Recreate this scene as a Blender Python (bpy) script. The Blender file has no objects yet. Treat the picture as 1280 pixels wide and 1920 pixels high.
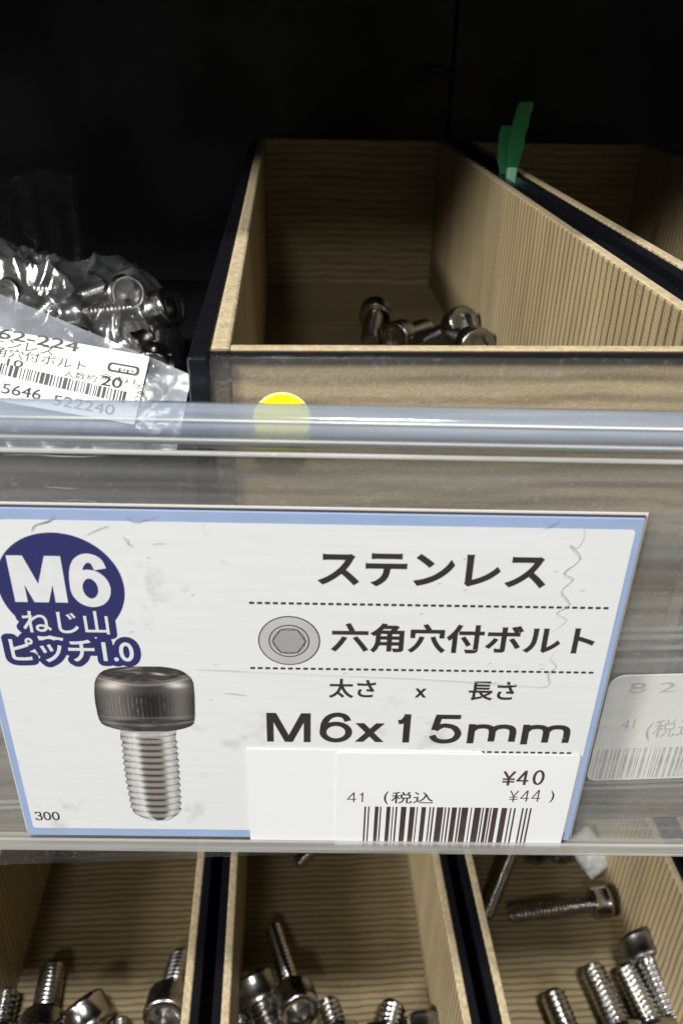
import bpy, bmesh, math, random
from mathutils import Vector, Matrix, noise

S = 0.001                       # everything below is written in millimetres
SC = bpy.context.scene
COL = SC.collection
R = math.radians
random.seed(7)

# ------------------------------------------------------------------ camera
FPX, PITCH, YAW, ROLL = 1553.4, R(-29.95), R(4.3), R(1.55)
_fw = Vector((math.sin(YAW) * math.cos(PITCH), math.cos(YAW) * math.cos(PITCH), math.sin(PITCH)))
_r = Vector((math.cos(YAW), -math.sin(YAW), 0))
_u = _r.cross(_fw)
CR = _r * math.cos(ROLL) + _u * math.sin(ROLL)
CU = -_r * math.sin(ROLL) + _u * math.cos(ROLL)
cam_d = bpy.data.cameras.new('camera')
cam = bpy.data.objects.new('camera', cam_d)
COL.objects.link(cam)
cam.matrix_world = Matrix(((CR.x, CU.x, -_fw.x, 0), (CR.y, CU.y, -_fw.y, 0), (CR.z, CU.z, -_fw.z, 0), (0, 0, 0, 1)))
cam_d.sensor_fit = 'VERTICAL'
cam_d.sensor_height = 36
cam_d.lens = 36 * FPX / 1920
cam_d.clip_start = 0.005
cam_d.clip_end = 50
cam_d.dof.use_dof = True
cam_d.dof.focus_distance = 0.135
cam_d.dof.aperture_fstop = 36
SC.camera = cam

# ------------------------------------------------------------------ light
w = bpy.data.worlds.new('World')
SC.world = w
w.use_nodes = True
w.node_tree.nodes['Background'].inputs[0].default_value = (0.9, 0.95, 1.0, 1)
w.node_tree.nodes['Background'].inputs[1].default_value = 0.085

def lamp(name, loc, target, sx, sy, power, col=(1, 0.985, 0.955)):
    d = bpy.data.lights.new(name, 'AREA')
    d.shape = 'RECTANGLE'
    d.size, d.size_y = sx, sy
    d.energy = power
    d.color = col
    o = bpy.data.objects.new(name, d)
    COL.objects.link(o)
    o.location = loc
    o.rotation_euler = (Vector(target) - Vector(loc)).to_track_quat('-Z', 'Y').to_euler()
    return o

lamp('ceiling_and_fill_lamp', (-1.45, -1.15, 1.45), (0, 0.15, -0.2), 0.12, 0.4, 15)
lamp('ceiling_and_fill_lamp', (0.08, -0.72, 1.65), (0, 0.15, -0.2), 0.25, 0.1, 40)
lamp('ceiling_and_fill_lamp', (-1.9, -1.25, 1.25), (0, 0.15, -0.1), 0.3, 0.3, 84)
lamp('ceiling_and_fill_lamp', (-0.35, -1.85, 1.5), (0, 0.2, -0.1), 0.3, 0.2, 11)  # added fill that brightens the bags and the upper bin floor

SC.view_settings.view_transform = 'Standard'
SC.view_settings.look = 'None'
SC.view_settings.gamma = 1
SC.view_settings.exposure = 0
SC.view_settings.use_curve_mapping = False
SC.render.engine = 'CYCLES'
SC.cycles.transparent_max_bounces = 24
SC.cycles.max_bounces = 10

# ------------------------------------------------------------------ pixel -> place
def ray(px, py):
    return _fw + CR * ((px - 640) / FPX) + CU * ((960 - py) / FPX)
def on_z(px, py, z):
    d = ray(px, py); return d * (z / d.z)
def on_y(px, py, y):
    d = ray(px, py); return d * (y / d.y)

# ------------------------------------------------------------------ materials
def newmat(name):
    m = bpy.data.materials.new(name); m.use_nodes = True
    nt = m.node_tree; nt.nodes.clear()
    out = nt.nodes.new('ShaderNodeOutputMaterial')
    return m, nt, out
def N(nt, typ, **kw):
    n = nt.nodes.new(typ)
    for k, v in kw.items():
        if k.startswith('i_'):
            n.inputs[k[2:].replace('_', ' ')].default_value = v
        else: setattr(n, k, v)
    return n
def ramp(nt, fac, stops):
    n = nt.nodes.new('ShaderNodeValToRGB')
    e = n.color_ramp.elements
    while len(e) < len(stops): e.new(0.5)
    for k, (p, c) in zip(e, stops): k.position = p; k.color = (*c, 1) if len(c) == 3 else c
    nt.links.new(fac, n.inputs[0]); return n.outputs[0]
def coords(nt, scale=(1, 1, 1), rnd=True):
    tc = N(nt, 'ShaderNodeTexCoord'); mp = N(nt, 'ShaderNodeMapping')
    mp.inputs['Scale'].default_value = scale
    nt.links.new(tc.outputs['Object'], mp.inputs['Vector'])
    if rnd:
        oi = N(nt, 'ShaderNodeObjectInfo'); mm = N(nt, 'ShaderNodeMath', operation='MULTIPLY')
        mm.inputs[1].default_value = 7.31
        nt.links.new(oi.outputs['Random'], mm.inputs[0])
        nt.links.new(mm.outputs[0], mp.inputs['Location'])
    return mp.outputs[0]
def plain(name, col, rough=0.5, metal=0.0, coat=0.0, var=0.0, vscale=300.0, bump=0.0, bscale=900.0, trans=0.0):
    m, nt, out = newmat(name)
    b = N(nt, 'ShaderNodeBsdfPrincipled')
    b.inputs['Base Color'].default_value = (*col, 1)
    b.inputs['Roughness'].default_value = rough
    b.inputs['Metallic'].default_value = metal
    b.inputs['Coat Weight'].default_value = coat
    nt.links.new(b.outputs[0], out.inputs[0])
    if var > 0:
        n = N(nt, 'ShaderNodeTexNoise'); n.inputs['Scale'].default_value = vscale; n.inputs['Detail'].default_value = 6
        nt.links.new(coords(nt), n.inputs['Vector'])
        lo = tuple(c * (1 - var) for c in col); hi = tuple(min(1, c * (1 + var)) for c in col)
        nt.links.new(ramp(nt, n.outputs[0], [(0.3, lo), (0.7, hi)]), b.inputs['Base Color'])
        rr = ramp(nt, n.outputs[0], [(0.3, (min(1, rough * 1.35),) * 3), (0.7, (rough * 0.8,) * 3)])
        nt.links.new(rr, b.inputs['Roughness'])
    if bump > 0:
        n = N(nt, 'ShaderNodeTexNoise'); n.inputs['Scale'].default_value = bscale; n.inputs['Detail'].default_value = 4
        nt.links.new(coords(nt), n.inputs['Vector'])
        bp = N(nt, 'ShaderNodeBump'); bp.inputs['Strength'].default_value = bump; bp.inputs['Distance'].default_value = 0.0004
        nt.links.new(n.outputs[0], bp.inputs['Height']); nt.links.new(bp.outputs[0], b.inputs['Normal'])
    return m

def wood(name, axis, period, dark, light, dist=2.2, bump=0.55, contrast=(0.25, 0.70), share=0.5, gw=0.35):
    """sawn softwood with raised grain ribs repeating along one axis"""
    m, nt, out = newmat(name)
    b = N(nt, 'ShaderNodeBsdfPrincipled'); b.inputs['Roughness'].default_value = 0.62
    b.inputs['Specular IOR Level'].default_value = 0.3
    nt.links.new(b.outputs[0], out.inputs[0])
    v = coords(nt)
    wv = N(nt, 'ShaderNodeTexWave', wave_type='BANDS', bands_direction=axis)
    wv.inputs['Scale'].default_value = 0.31416 / (period * S)
    wv.inputs['Distortion'].default_value = dist
    wv.inputs['Detail'].default_value = 3
    wv.inputs['Detail Scale'].default_value = 0.35
    wv.inputs['Detail Roughness'].default_value = 0.6
    nt.links.new(v, wv.inputs['Vector'])
    st = [70, 70, 70]; st['XYZ'.index(axis)] = 620
    n1 = N(nt, 'ShaderNodeTexNoise'); n1.inputs['Scale'].default_value = 1; n1.inputs['Detail'].default_value = 6
    nt.links.new(coords(nt, st), n1.inputs['Vector'])
    n2 = N(nt, 'ShaderNodeTexNoise'); n2.inputs['Scale'].default_value = 1; n2.inputs['Detail'].default_value = 3
    st2 = [14, 14, 14]; st2['XYZ'.index(axis)] = 90
    nt.links.new(coords(nt, st2), n2.inputs['Vector'])
    n3 = N(nt, 'ShaderNodeTexNoise'); n3.inputs['Scale'].default_value = 2500; n3.inputs['Detail'].default_value = 2
    nt.links.new(v, n3.inputs['Vector'])
    a1 = N(nt, 'ShaderNodeMix'); a1.inputs[0].default_value = share
    gv = ramp(nt, wv.outputs['Fac'], [(0.0, (0, 0, 0)), (gw, (0.70,) * 3), (1.0, (0.83,) * 3)])
    nt.links.new(gv, a1.inputs[2]); nt.links.new(n1.outputs[0], a1.inputs[3])
    a2 = N(nt, 'ShaderNodeMix'); a2.inputs[0].default_value = 0.34
    nt.links.new(a1.outputs[0], a2.inputs[2]); nt.links.new(n2.outputs[0], a2.inputs[3])
    a3 = N(nt, 'ShaderNodeMix'); a3.inputs[0].default_value = 0.27
    nt.links.new(a2.outputs[0], a3.inputs[2]); nt.links.new(n3.outputs[0], a3.inputs[3])
    mid = tuple(0.45 * d + 0.55 * l for d, l in zip(dark, light))
    nt.links.new(ramp(nt, a3.outputs[0], [(contrast[0], dark), (0.5, mid), (contrast[1], light)]), b.inputs['Base Color'])
    bp = N(nt, 'ShaderNodeBump'); bp.inputs['Strength'].default_value = bump; bp.inputs['Distance'].default_value = 0.0008
    nt.links.new(a3.outputs[0], bp.inputs['Height']); nt.links.new(bp.outputs[0], b.inputs['Normal'])
    return m

def clear(name, tint=(0.96, 0.97, 0.98), haze=0.06, hcol=(0.7, 0.72, 0.75), rough=0.06, spots=0.0, ior=1.45, streak=(40, 200, 200), bump=0.0, bscale=60, gl=1.0):
    """thin clear plastic sheet: passes light, mirrors at glancing angles, a little dust on it"""
    m, nt, out = newmat(name)
    tr = N(nt, 'ShaderNodeBsdfTransparent'); tr.inputs[0].default_value = (*tint, 1)
    df = N(nt, 'ShaderNodeBsdfDiffuse'); df.inputs[0].default_value = (*hcol, 1)
    tl = N(nt, 'ShaderNodeBsdfTranslucent'); tl.inputs[0].default_value = (*hcol, 1)
    dm = N(nt, 'ShaderNodeMixShader'); dm.inputs[0].default_value = 0.35
    nt.links.new(df.outputs[0], dm.inputs[1]); nt.links.new(tl.outputs[0], dm.inputs[2])
    m1 = N(nt, 'ShaderNodeMixShader')
    nt.links.new(tr.outputs[0], m1.inputs[1]); nt.links.new(dm.outputs[0], m1.inputs[2])
    n = N(nt, 'ShaderNodeTexNoise'); n.inputs['Scale'].default_value = 1; n.inputs['Detail'].default_value = 5
    nt.links.new(coords(nt, streak), n.inputs['Vector'])
    f = ramp(nt, n.outputs[0], [(0.28, (haze * 0.35,) * 3), (0.72, (min(1, haze * 1.7),) * 3)])
    if spots > 0:
        n2 = N(nt, 'ShaderNodeTexNoise'); n2.inputs['Scale'].default_value = 1100; n2.inputs['Detail'].default_value = 3
        nt.links.new(coords(nt), n2.inputs['Vector'])
        f2 = ramp(nt, n2.outputs[0], [(0.60, (0, 0, 0)), (0.74, (spots,) * 3)])
        ad = N(nt, 'ShaderNodeMath', operation='ADD', use_clamp=True)
        nt.links.new(f, ad.inputs[0]); nt.links.new(f2, ad.inputs[1]); f = ad.outputs[0]
    nt.links.new(f, m1.inputs[0])
    gs = N(nt, 'ShaderNodeBsdfGlossy'); gs.inputs['Roughness'].default_value = rough
    fr = N(nt, 'ShaderNodeFresnel')
    ge = N(nt, 'ShaderNodeNewGeometry'); mi = N(nt, 'ShaderNodeMix')     # the same mirror from both faces of the sheet
    mi.inputs[2].default_value = ior; mi.inputs[3].default_value = 1 / ior
    nt.links.new(ge.outputs['Backfacing'], mi.inputs[0]); nt.links.new(mi.outputs[0], fr.inputs[0])
    if gl != 1:
        mu = N(nt, 'ShaderNodeMath', operation='MULTIPLY', use_clamp=True); mu.inputs[1].default_value = gl
        nt.links.new(fr.outputs[0], mu.inputs[0]); fo = mu.outputs[0]
    else: fo = fr.outputs[0]
    m2 = N(nt, 'ShaderNodeMixShader')
    nt.links.new(fo, m2.inputs[0]); nt.links.new(m1.outputs[0], m2.inputs[1]); nt.links.new(gs.outputs[0], m2.inputs[2])
    if bump > 0:
        nb = N(nt, 'ShaderNodeTexNoise'); nb.inputs['Scale'].default_value = bscale; nb.inputs['Detail'].default_value = 4
        nt.links.new(coords(nt), nb.inputs['Vector'])
        bp = N(nt, 'ShaderNodeBump'); bp.inputs['Strength'].default_value = bump; bp.inputs['Distance'].default_value = 0.002
        nt.links.new(nb.outputs[0], bp.inputs['Height'])
        nt.links.new(bp.outputs[0], gs.inputs['Normal']); nt.links.new(bp.outputs[0], fr.inputs['Normal'])
    nt.links.new(m2.outputs[0], out.inputs[0])
    return m

WD, WL = (0.075, 0.055, 0.027), (0.385, 0.305, 0.172)
M = {}
M['wood_y'] = wood('ribbed_wood', 'Y', 2.4, WD, WL, 3.2, 0.9, share=0.42, gw=0.4)
M['wood_w'] = wood('grooved_wood', 'Y', 2.75, WD, (0.45, 0.355, 0.20), 2.0, 1.0, share=0.36, gw=0.28)
M['wood_f'] = wood('front_wood', 'Z', 2.6, (0.15, 0.105, 0.052), (0.49, 0.375, 0.21), 5.0, 0.4, share=0.6, gw=0.6)
M['wood_z'] = wood('wood_along', 'Z', 2.6, WD, WL, 5.0, 0.45, share=0.6, gw=0.6)
M['black'] = plain('black_acrylic', (0.006, 0.0062, 0.0085), 0.25, var=0.25, vscale=250)
M['shelf'] = plain('black_shelf', (0.004, 0.004, 0.004), 0.55, var=0.3, vscale=60)
M['backp'] = plain('black_panel', (0.009, 0.0095, 0.009), 0.6, var=0.35, vscale=25)
M['front'] = clear('clear_acrylic', haze=0.025, spots=0.12)
M['end'] = plain('planed_wood_edge', (0.40, 0.325, 0.20), 0.65, var=0.28, vscale=900, bump=0.5, bscale=1500)
M['panel'] = clear('clear_panel', tint=(0.96, 0.96, 0.95), haze=0.125, hcol=(0.66, 0.66, 0.65), spots=0.09, streak=(18, 120, 700), rough=0.08, bump=0.12, bscale=30)
M['lip'] = clear('milky_lip', tint=(0.95, 0.97, 1.0), haze=0.42, hcol=(0.42, 0.48, 0.57), rough=0.1, streak=(25, 500, 500))
M['lip3'] = clear('cloudy_lip', tint=(0.95, 0.95, 0.93), haze=0.5, hcol=(0.50, 0.49, 0.46), rough=0.15, streak=(25, 500, 500))
M['line'] = clear('glint_white', tint=(0.95, 0.95, 0.95), haze=0.75, hcol=(0.85, 0.85, 0.82), rough=0.1, streak=(40, 600, 600))
M['lip2'] = clear('clear_lip', tint=(0.93, 0.94, 0.95), haze=0.2, hcol=(0.6, 0.6, 0.58), rough=0.08, streak=(25, 500, 500))
M['film'] = clear('polybag_film', tint=(0.9, 0.9, 0.9), haze=0.11, hcol=(0.6, 0.62, 0.64), rough=0.12, streak=(90, 90, 90), bump=0.12, bscale=160, gl=2.0)
M['film2'] = clear('cloudy_polybag_film', tint=(0.9, 0.9, 0.9), haze=0.42, hcol=(0.42, 0.45, 0.5), rough=0.25, streak=(60, 60, 60), bump=0.4, bscale=90)
M['film3'] = clear('dim_polybag_film', tint=(0.9, 0.9, 0.9), haze=0.012, hcol=(0.5, 0.5, 0.5), rough=0.25, streak=(90, 90, 90), bump=0.15, bscale=60, gl=0.5)
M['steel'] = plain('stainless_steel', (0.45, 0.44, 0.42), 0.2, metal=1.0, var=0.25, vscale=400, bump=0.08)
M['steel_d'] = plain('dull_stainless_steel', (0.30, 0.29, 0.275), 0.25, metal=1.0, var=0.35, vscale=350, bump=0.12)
M['blue'] = plain('blue_print', (0.235, 0.305, 0.46), 0.5, var=0.06, vscale=200)
M['ink'] = plain('black_ink', (0.022, 0.020, 0.020), 0.5, var=0.4, vscale=160)
M['ink_g'] = plain('grey_ink', (0.25, 0.25, 0.255), 0.5, var=0.1)
M['ink_l'] = plain('light_grey_ink', (0.36, 0.36, 0.36), 0.5, var=0.1)
M['ink_b'] = plain('brown_black_ink', (0.045, 0.030, 0.027), 0.5, var=0.4, vscale=160)
M['navy'] = plain('navy_print', (0.020, 0.021, 0.092), 0.45, var=0.18, vscale=300)
M['paper'] = plain('white_paper', (0.605, 0.61, 0.61), 0.6, var=0.015, vscale=400)
M['yellow'] = plain('yellow_sticker', (0.95, 0.83, 0.0), 0.5)
M['yel_e'] = plain('pale_yellow_edge', (0.9, 0.88, 0.5), 0.5)
M['edge'] = plain('card_gap_shade', (0.03, 0.025, 0.03), 0.6)
M['film_e'] = plain('film_edge', (0.50, 0.48, 0.46), 0.3)
M['scr'] = plain('scratch_dirt', (0.20, 0.19, 0.18), 0.7)
M['scr_l'] = plain('pale_crease', (0.37, 0.36, 0.35), 0.6)
M['tag'] = plain('white_tag_paper', (0.85, 0.85, 0.84), 0.7, var=0.04)
M['tag_ink'] = plain('hazed_ink', (0.50, 0.50, 0.50), 0.7, var=0.3, vscale=500)  # print paled to stand for the haze of the plastic before it
M['white'] = plain('white_print', (0.53, 0.535, 0.545), 0.5, var=0.05, vscale=600)

def card_white():
    """white card behind scuffed film: faint horizontal scuffs and grey specks"""
    m, nt, out = newmat('scuffed_white_card')
    b = N(nt, 'ShaderNodeBsdfPrincipled'); b.inputs['Roughness'].default_value = 0.42
    n = N(nt, 'ShaderNodeTexNoise'); n.inputs['Scale'].default_value = 1; n.inputs['Detail'].default_value = 7
    nt.links.new(coords(nt, (110, 60, 1300)), n.inputs['Vector'])
    c1 = ramp(nt, n.outputs[0], [(0.30, (0.548, 0.554, 0.554)), (0.6, (0.565, 0.572, 0.572)), (0.75, (0.575, 0.582, 0.582))])
    n2 = N(nt, 'ShaderNodeTexNoise'); n2.inputs['Scale'].default_value = 260; n2.inputs['Detail'].default_value = 5
    nt.links.new(coords(nt), n2.inputs['Vector'])
    n3 = N(nt, 'ShaderNodeTexNoise'); n3.inputs['Scale'].default_value = 40; n3.inputs['Detail'].default_value = 2
    nt.links.new(coords(nt), n3.inputs['Vector'])
    mu = N(nt, 'ShaderNodeMath', operation='MULTIPLY'); nt.links.new(n2.outputs[0], mu.inputs[0]); nt.links.new(n3.outputs[0], mu.inputs[1])
    sp = ramp(nt, mu.outputs[0], [(0.335, (0, 0, 0)), (0.45, (0.6, 0.6, 0.6))])
    mx = N(nt, 'ShaderNodeMix', data_type='RGBA'); mx.inputs[7].default_value = (0.33, 0.325, 0.32, 1)
    nt.links.new(sp, mx.inputs[0]); nt.links.new(c1, mx.inputs[6])
    nt.links.new(mx.outputs[2], b.inputs['Base Color'])
    nt.links.new(b.outputs[0], out.inputs[0])
    return m
M['card'] = card_white()

def attr_mat(name, rough=0.45):
    m, nt, out = newmat(name)
    b = N(nt, 'ShaderNodeBsdfPrincipled'); b.inputs['Roughness'].default_value = rough
    a = N(nt, 'ShaderNodeAttribute'); a.attribute_name = 'print'
    nt.links.new(a.outputs['Color'], b.inputs['Base Color']); nt.links.new(b.outputs[0], out.inputs[0])
    return m
M['print'] = attr_mat('printed_photo')

def green_mat():
    m, nt, out = newmat('green_plastic')
    b = N(nt, 'ShaderNodeBsdfPrincipled'); b.inputs['Base Color'].default_value = (0.02, 0.17, 0.06, 1); b.inputs['Roughness'].default_value = 0.3
    t = N(nt, 'ShaderNodeBsdfTranslucent'); t.inputs[0].default_value = (0.01, 0.3, 0.06, 1)
    mx = N(nt, 'ShaderNodeMixShader'); mx.inputs[0].default_value = 0.35
    nt.links.new(b.outputs[0], mx.inputs[1]); nt.links.new(t.outputs[0], mx.inputs[2]); nt.links.new(mx.outputs[0], out.inputs[0])
    return m
M['green'] = green_mat()

# ------------------------------------------------------------------ mesh helpers (mm in, metres out)
class MB:
    def __init__(s): s.v = []; s.f = []
    def box(s, x0, x1, y0, y1, z0, z1):
        n = len(s.v)
        s.v += [(x, y, z) for z in (z0, z1) for y in (y0, y1) for x in (x0, x1)]
        s.f += [tuple(n + i for i in q) for q in ((0, 2, 3, 1), (4, 5, 7, 6), (0, 1, 5, 4), (2, 6, 7, 3), (0, 4, 6, 2), (1, 3, 7, 5))]
        return s
    def poly(s, pts):
        n = len(s.v); s.v += list(pts); s.f.append(tuple(range(n, n + len(pts)))); return s
    def prism(s, pts, a, b):
        """solid from an outline (list of 2-D points) between two levels; pts given as functions of level"""
        n = len(s.v); k = len(pts(a)); s.v += list(pts(a)) + list(pts(b))
        s.f.append(tuple(range(n + k - 1, n - 1, -1))); s.f.append(tuple(range(n + k, n + 2 * k)))
        for i in range(k):
            j = (i + 1) % k; s.f.append((n + i, n + j, n + k + j, n + k + i))
        return s
    def rings(s, rr, cap0=True, cap1=True):
        n = len(s.v); k = len(rr[0])
        for r in rr: s.v += list(r)
        for a in range(len(rr) - 1):
            for i in range(k):
                j = (i + 1) % k
                s.f.append((n + a * k + i, n + a * k + j, n + (a + 1) * k + j, n + (a + 1) * k + i))
        if cap0: s.f.append(tuple(n + i for i in range(k - 1, -1, -1)))
        if cap1: s.f.append(tuple(n + (len(rr) - 1) * k + i for i in range(k)))
        return s
    def grid(s, nu, nv, fn):
        n = len(s.v)
        s.v += [fn(u / (nu - 1), v / (nv - 1)) for v in range(nv) for u in range(nu)]
        for v in range(nv - 1):
            for u in range(nu - 1):
                a = n + v * nu + u; s.f.append((a, a + 1, a + nu + 1, a + nu))
        return s
    def mesh(s, name, smooth=None):
        me = bpy.data.meshes.new(name)
        me.from_pydata([(x * S, y * S, z * S) for x, y, z in s.v], [], s.f)
        bm = bmesh.new(); bm.from_mesh(me); bmesh.ops.recalc_face_normals(bm, faces=bm.faces); bm.to_mesh(me); bm.free()
        if smooth is not None:
            me.polygons.foreach_set('use_smooth', [True] * len(me.polygons))
            me.set_sharp_from_angle(angle=R(smooth))
        me.update(); return me
    def build(s, name, mat, parent=None, smooth=None, bevel=0):
        me = s.mesh(name, smooth); me.materials.append(mat)
        return link(name, me, parent, bevel)

def link(name, me, parent=None, bevel=0):
    o = bpy.data.objects.new(name, me); COL.objects.link(o)
    if parent is not None: o.parent = parent
    if bevel:
        b = o.modifiers.new('bevel', 'BEVEL'); b.width = bevel * S; b.segments = 2; b.limit_method = 'ANGLE'
    return o
def wooden_top(o):
    o.data.materials.append(M['end'])
    top = max(p.center.z for p in o.data.polygons)
    for p in o.data.polygons:
        if p.normal.z > 0.9 and p.center.z > top - 1e-6: p.material_index = 1
def tag(o, label, cat, group=None):
    o['label'] = label; o['category'] = cat
    if group: o['group'] = group
    return o
def thing(name, loc, label, cat, group=None, rz=0):
    o = bpy.data.objects.new(name, None); COL.objects.link(o)
    o.empty_display_size = 0.01
    o.location = Vector(loc) * S; o.rotation_euler = (0, 0, rz)
    return tag(o, label, cat, group)
def copy_tree(o, parent=None):
    c = o.copy(); COL.objects.link(c)
    if parent is not None: c.parent = parent
    for ch in [x for x in COL.objects if x.parent == o]: copy_tree(ch, c)
    return c

# ------------------------------------------------------------------ the rack
YF, YB = 95.0, 328.0
ZT, ZF = -33.0, -85.0            # top edge and inner floor of the upper bins
LT, LF = -232.0, -284.0          # the same for the lower bins
rack = thing('shelf_rack', (0, 345, -290), 'black shelving behind and under the wooden bolt bins', 'shelf')
def rk(x0, x1, y0, y1, z0, z1): return MB().box(x0, x1, y0 - 345, y1 - 345, z0 + 290, z1 + 290)
rk(-420, 62.2, 345, 352, -330, 180).build('back_panel', M['backp'], rack, bevel=0.5)
rk(63.4, 480, 345, 352, -330, 180).build('back_panel', M['backp'], rack, bevel=0.5)
rk(-420, 480, 353, 356, -330, 180).build('backing_sheet', M['shelf'], rack)
rk(-420, 480, 97, 344.5, -107, -88.4).build('shelf_board', M['shelf'], rack, bevel=0.8)
rk(-420, 480, 95.05, 96.9, -117.5, -88.2).build('shelf_fascia', wood('fascia_wood', 'Z', 3.0, (0.11, 0.085, 0.055), (0.30, 0.245, 0.17), 5.0, 0.3, share=0.7, gw=0.7), rack, bevel=0.4)
rk(-420, 480, 95, 344.5, -309, -287.4).build('shelf_board', M['shelf'], rack, bevel=0.8)
rk(-420, 480, 95, 344.5, 93, 112).build('shelf_board', M['shelf'], rack, bevel=0.8)

# ------------------------------------------------------------------ bins
WO = 68.0                        # outer width of the wooden box; black skins stand outside it
def make_bin():
    """origin: middle of the front edge, on the shelf"""
    t = thing('bolt_bin', (0, 0, 0), '', 'bin', 'wooden bolt bins')
    H = 54.5; D = YB - YF; h = WO / 2; k = 2.4
    MB().box(-h + k, h - k, 3.4, D - k, 0.05, 2.5).build('floor_panel', M['wood_y'], t)
    wooden_top(MB().box(-h + k, h - k, D - k + 0.02, D, 0.05, H).build('back_panel', M['wood_z'], t, bevel=0.3))
    for sx in (-1, 1):
        a, b = sorted((sx * h, sx * (h - k + 0.02)))
        wooden_top(MB().box(a, b, 1.9, D, 0, H).build('side_panel', M['wood_w'], t, bevel=0.45))
        a, b = sorted((sx * (h + 0.05), sx * (h + 2.5)))
        MB().box(a, b, -0.9, D + 0.5, 0, H - 0.2).build('outer_skin', M['black'], t, bevel=0.35)
    wooden_top(MB().box(-h + k, h - k, 1.9, 3.4, 0.05, H - 0.1).build('front_panel', M['wood_f'], t, bevel=0.15))
    MB().box(-h + 0.05, h - 0.05, 0.2, 1.85, H - 0.75, H - 0.3).build('front_trim', M['black'], t, bevel=0.1)
    MB().box(-h + 0.05, h - 0.05, -0.8, 0.15, 0.05, H - 0.5).build('front_window', M['front'], t, bevel=0.15)
    return t
bin0 = make_bin()
PITCHX = WO + 8.4
UX = -9.07 + WO / 2
LX = -19.5 + WO / 2
bins = [
    (UX, -87.5, 'wooden bolt bin with a yellow dot on its front, holding a few bolts'),
    (UX + PITCHX, -87.5, 'empty wooden bin at the upper right, cut by the photo edge'),
    (LX - PITCHX, -286.5, 'lower left wooden bin, below the badge on the white card'),
    (LX, -286.5, 'lower middle wooden bin, straight below the price barcode'),
    (LX + PITCHX, -286.5, 'lower right wooden bin with a scrap of white plastic in it'),
    (LX + 2 * PITCHX, -286.5, 'lower bin at the far right, only its dark edge in view'),
]
for i, (x, z, lab) in enumerate(bins):
    b = bin0 if i == 0 else copy_tree(bin0)
    b.location = Vector((x, YF, z)) * S; b['label'] = lab

# yellow round sticker on the front of the first bin
def disc(r, y, n=48, cx=0, cz=0):
    return [(cx + r * math.cos(2 * math.pi * i / n), y, cz + r * math.sin(2 * math.pi * i / n)) for i in range(n)]
sp = on_y(529, 787, YF - 0.9)
sx_, sz_ = sp.x - UX, sp.z + 87.5
yst = MB().prism(lambda y: disc(3.55, y, 48, sx_, sz_), -0.82, -0.92).build('round_sticker', M['yel_e'], bin0)
MB().prism(lambda y: disc(3.4, y, 48, sx_, sz_), -0.94, -0.98).build('sticker_face', M['yellow'], yst)

# ------------------------------------------------------------------ text
def glyphs(body, bold=0.0, res=6):
    cu = bpy.data.curves.new('t', 'FONT'); cu.body = body; cu.resolution_u = res
    cu.bevel_depth = bold; cu.bevel_resolution = 1
    o = bpy.data.objects.new('t', cu); COL.objects.link(o)
    dg = bpy.context.evaluated_depsgraph_get()
    e = o.evaluated_get(dg); me = e.to_mesh()
    vs = [tuple(v.co) for v in me.vertices]; fs = [tuple(p.vertices) for p in me.polygons]
    e.to_mesh_clear(); bpy.data.objects.remove(o); bpy.data.curves.remove(cu)
    return vs, fs

# ------------------------------------------------------------------ the label holder
YL, LYAW = 88.93, R(-3.16)
HC, HS = math.cos(LYAW), math.sin(LYAW)
def hp(px, py, off=0.0):
    """pixel -> (x, z) on the holder's front plane, off mm behind it"""
    d = ray(px, py); nrm = Vector((-HS, HC, 0)); o = Vector((0, YL, 0)) + nrm * off
    p = d * (o.dot(nrm) / d.dot(nrm))
    return ((p - o).dot(Vector((HC, HS, 0))), p.z)
holder = thing('label_holder', (0, YL, 0), 'clear plastic label holder rail hanging in front of the upper bins', 'label holder', rz=LYAW)
X0, X1 = -75.0, 95.0
def extr(pts, name, mat, smooth=40):
    """closed outline in (y, z) swept along the rail"""
    return MB().rings([[(x, y, z) for y, z in pts] for x in (X0, X1)]).build(name, mat, holder, smooth)
def arc(cy, cz, r, a0, a1, n=14):
    return [(cy + r * math.cos(R(a0 + (a1 - a0) * i / n)), cz + r * math.sin(R(a0 + (a1 - a0) * i / n))) for i in range(n + 1)]
zt1 = hp(640, 766)[1]; zt2 = hp(640, 820)[1]; zt3 = hp(640, 857)[1]
ztop = hp(640, 964)[1]
zbot = hp(560, 1585)[1]
# sheet behind the card
MB().box(X0, X1, 1.0, 2.2, zbot, zt3).build('sheet', M['panel'], holder, bevel=0.2)
# rolled lip along the top
hl = (zt1 - zt2)
lip = [(-1.2, zt2), (-1.9, zt2 + hl * 0.25), (-1.9, zt2 + hl * 0.55), (-1.4, zt2 + hl * 0.8), (-0.4, zt1 - 0.05), (0.8, zt1), (2.0, zt1 - 0.3), (2.6, zt1 - 1.2), (2.6, zt2)]
extr(lip, 'rolled_lip', M['lip'], 60)
# beads along the lip, coloured white to stand for specular lines on its edges
zb1 = hp(640, 836)[1]
extr(arc(0.3, zb1, 0.3, 0, 330, 12), 'glint_bead', M['line'], 60)
extr(arc(0.3, zt3, 0.32, 0, 330, 12), 'glint_bead', M['line'], 60)
extr(arc(-1.85, hp(640, 781)[1], 0.16, 0, 330, 8), 'glint_bead', M['line'], 60)
extr(arc(-1.2, zt2 - 0.1, 0.2, 0, 330, 8), 'glint_bead', M['line'], 60)
MB().box(X0, X1, 0.6, 1.6, zt3 + 0.45, zt2 - 0.05).build('step', M['lip2'], holder, bevel=0.2)
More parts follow.
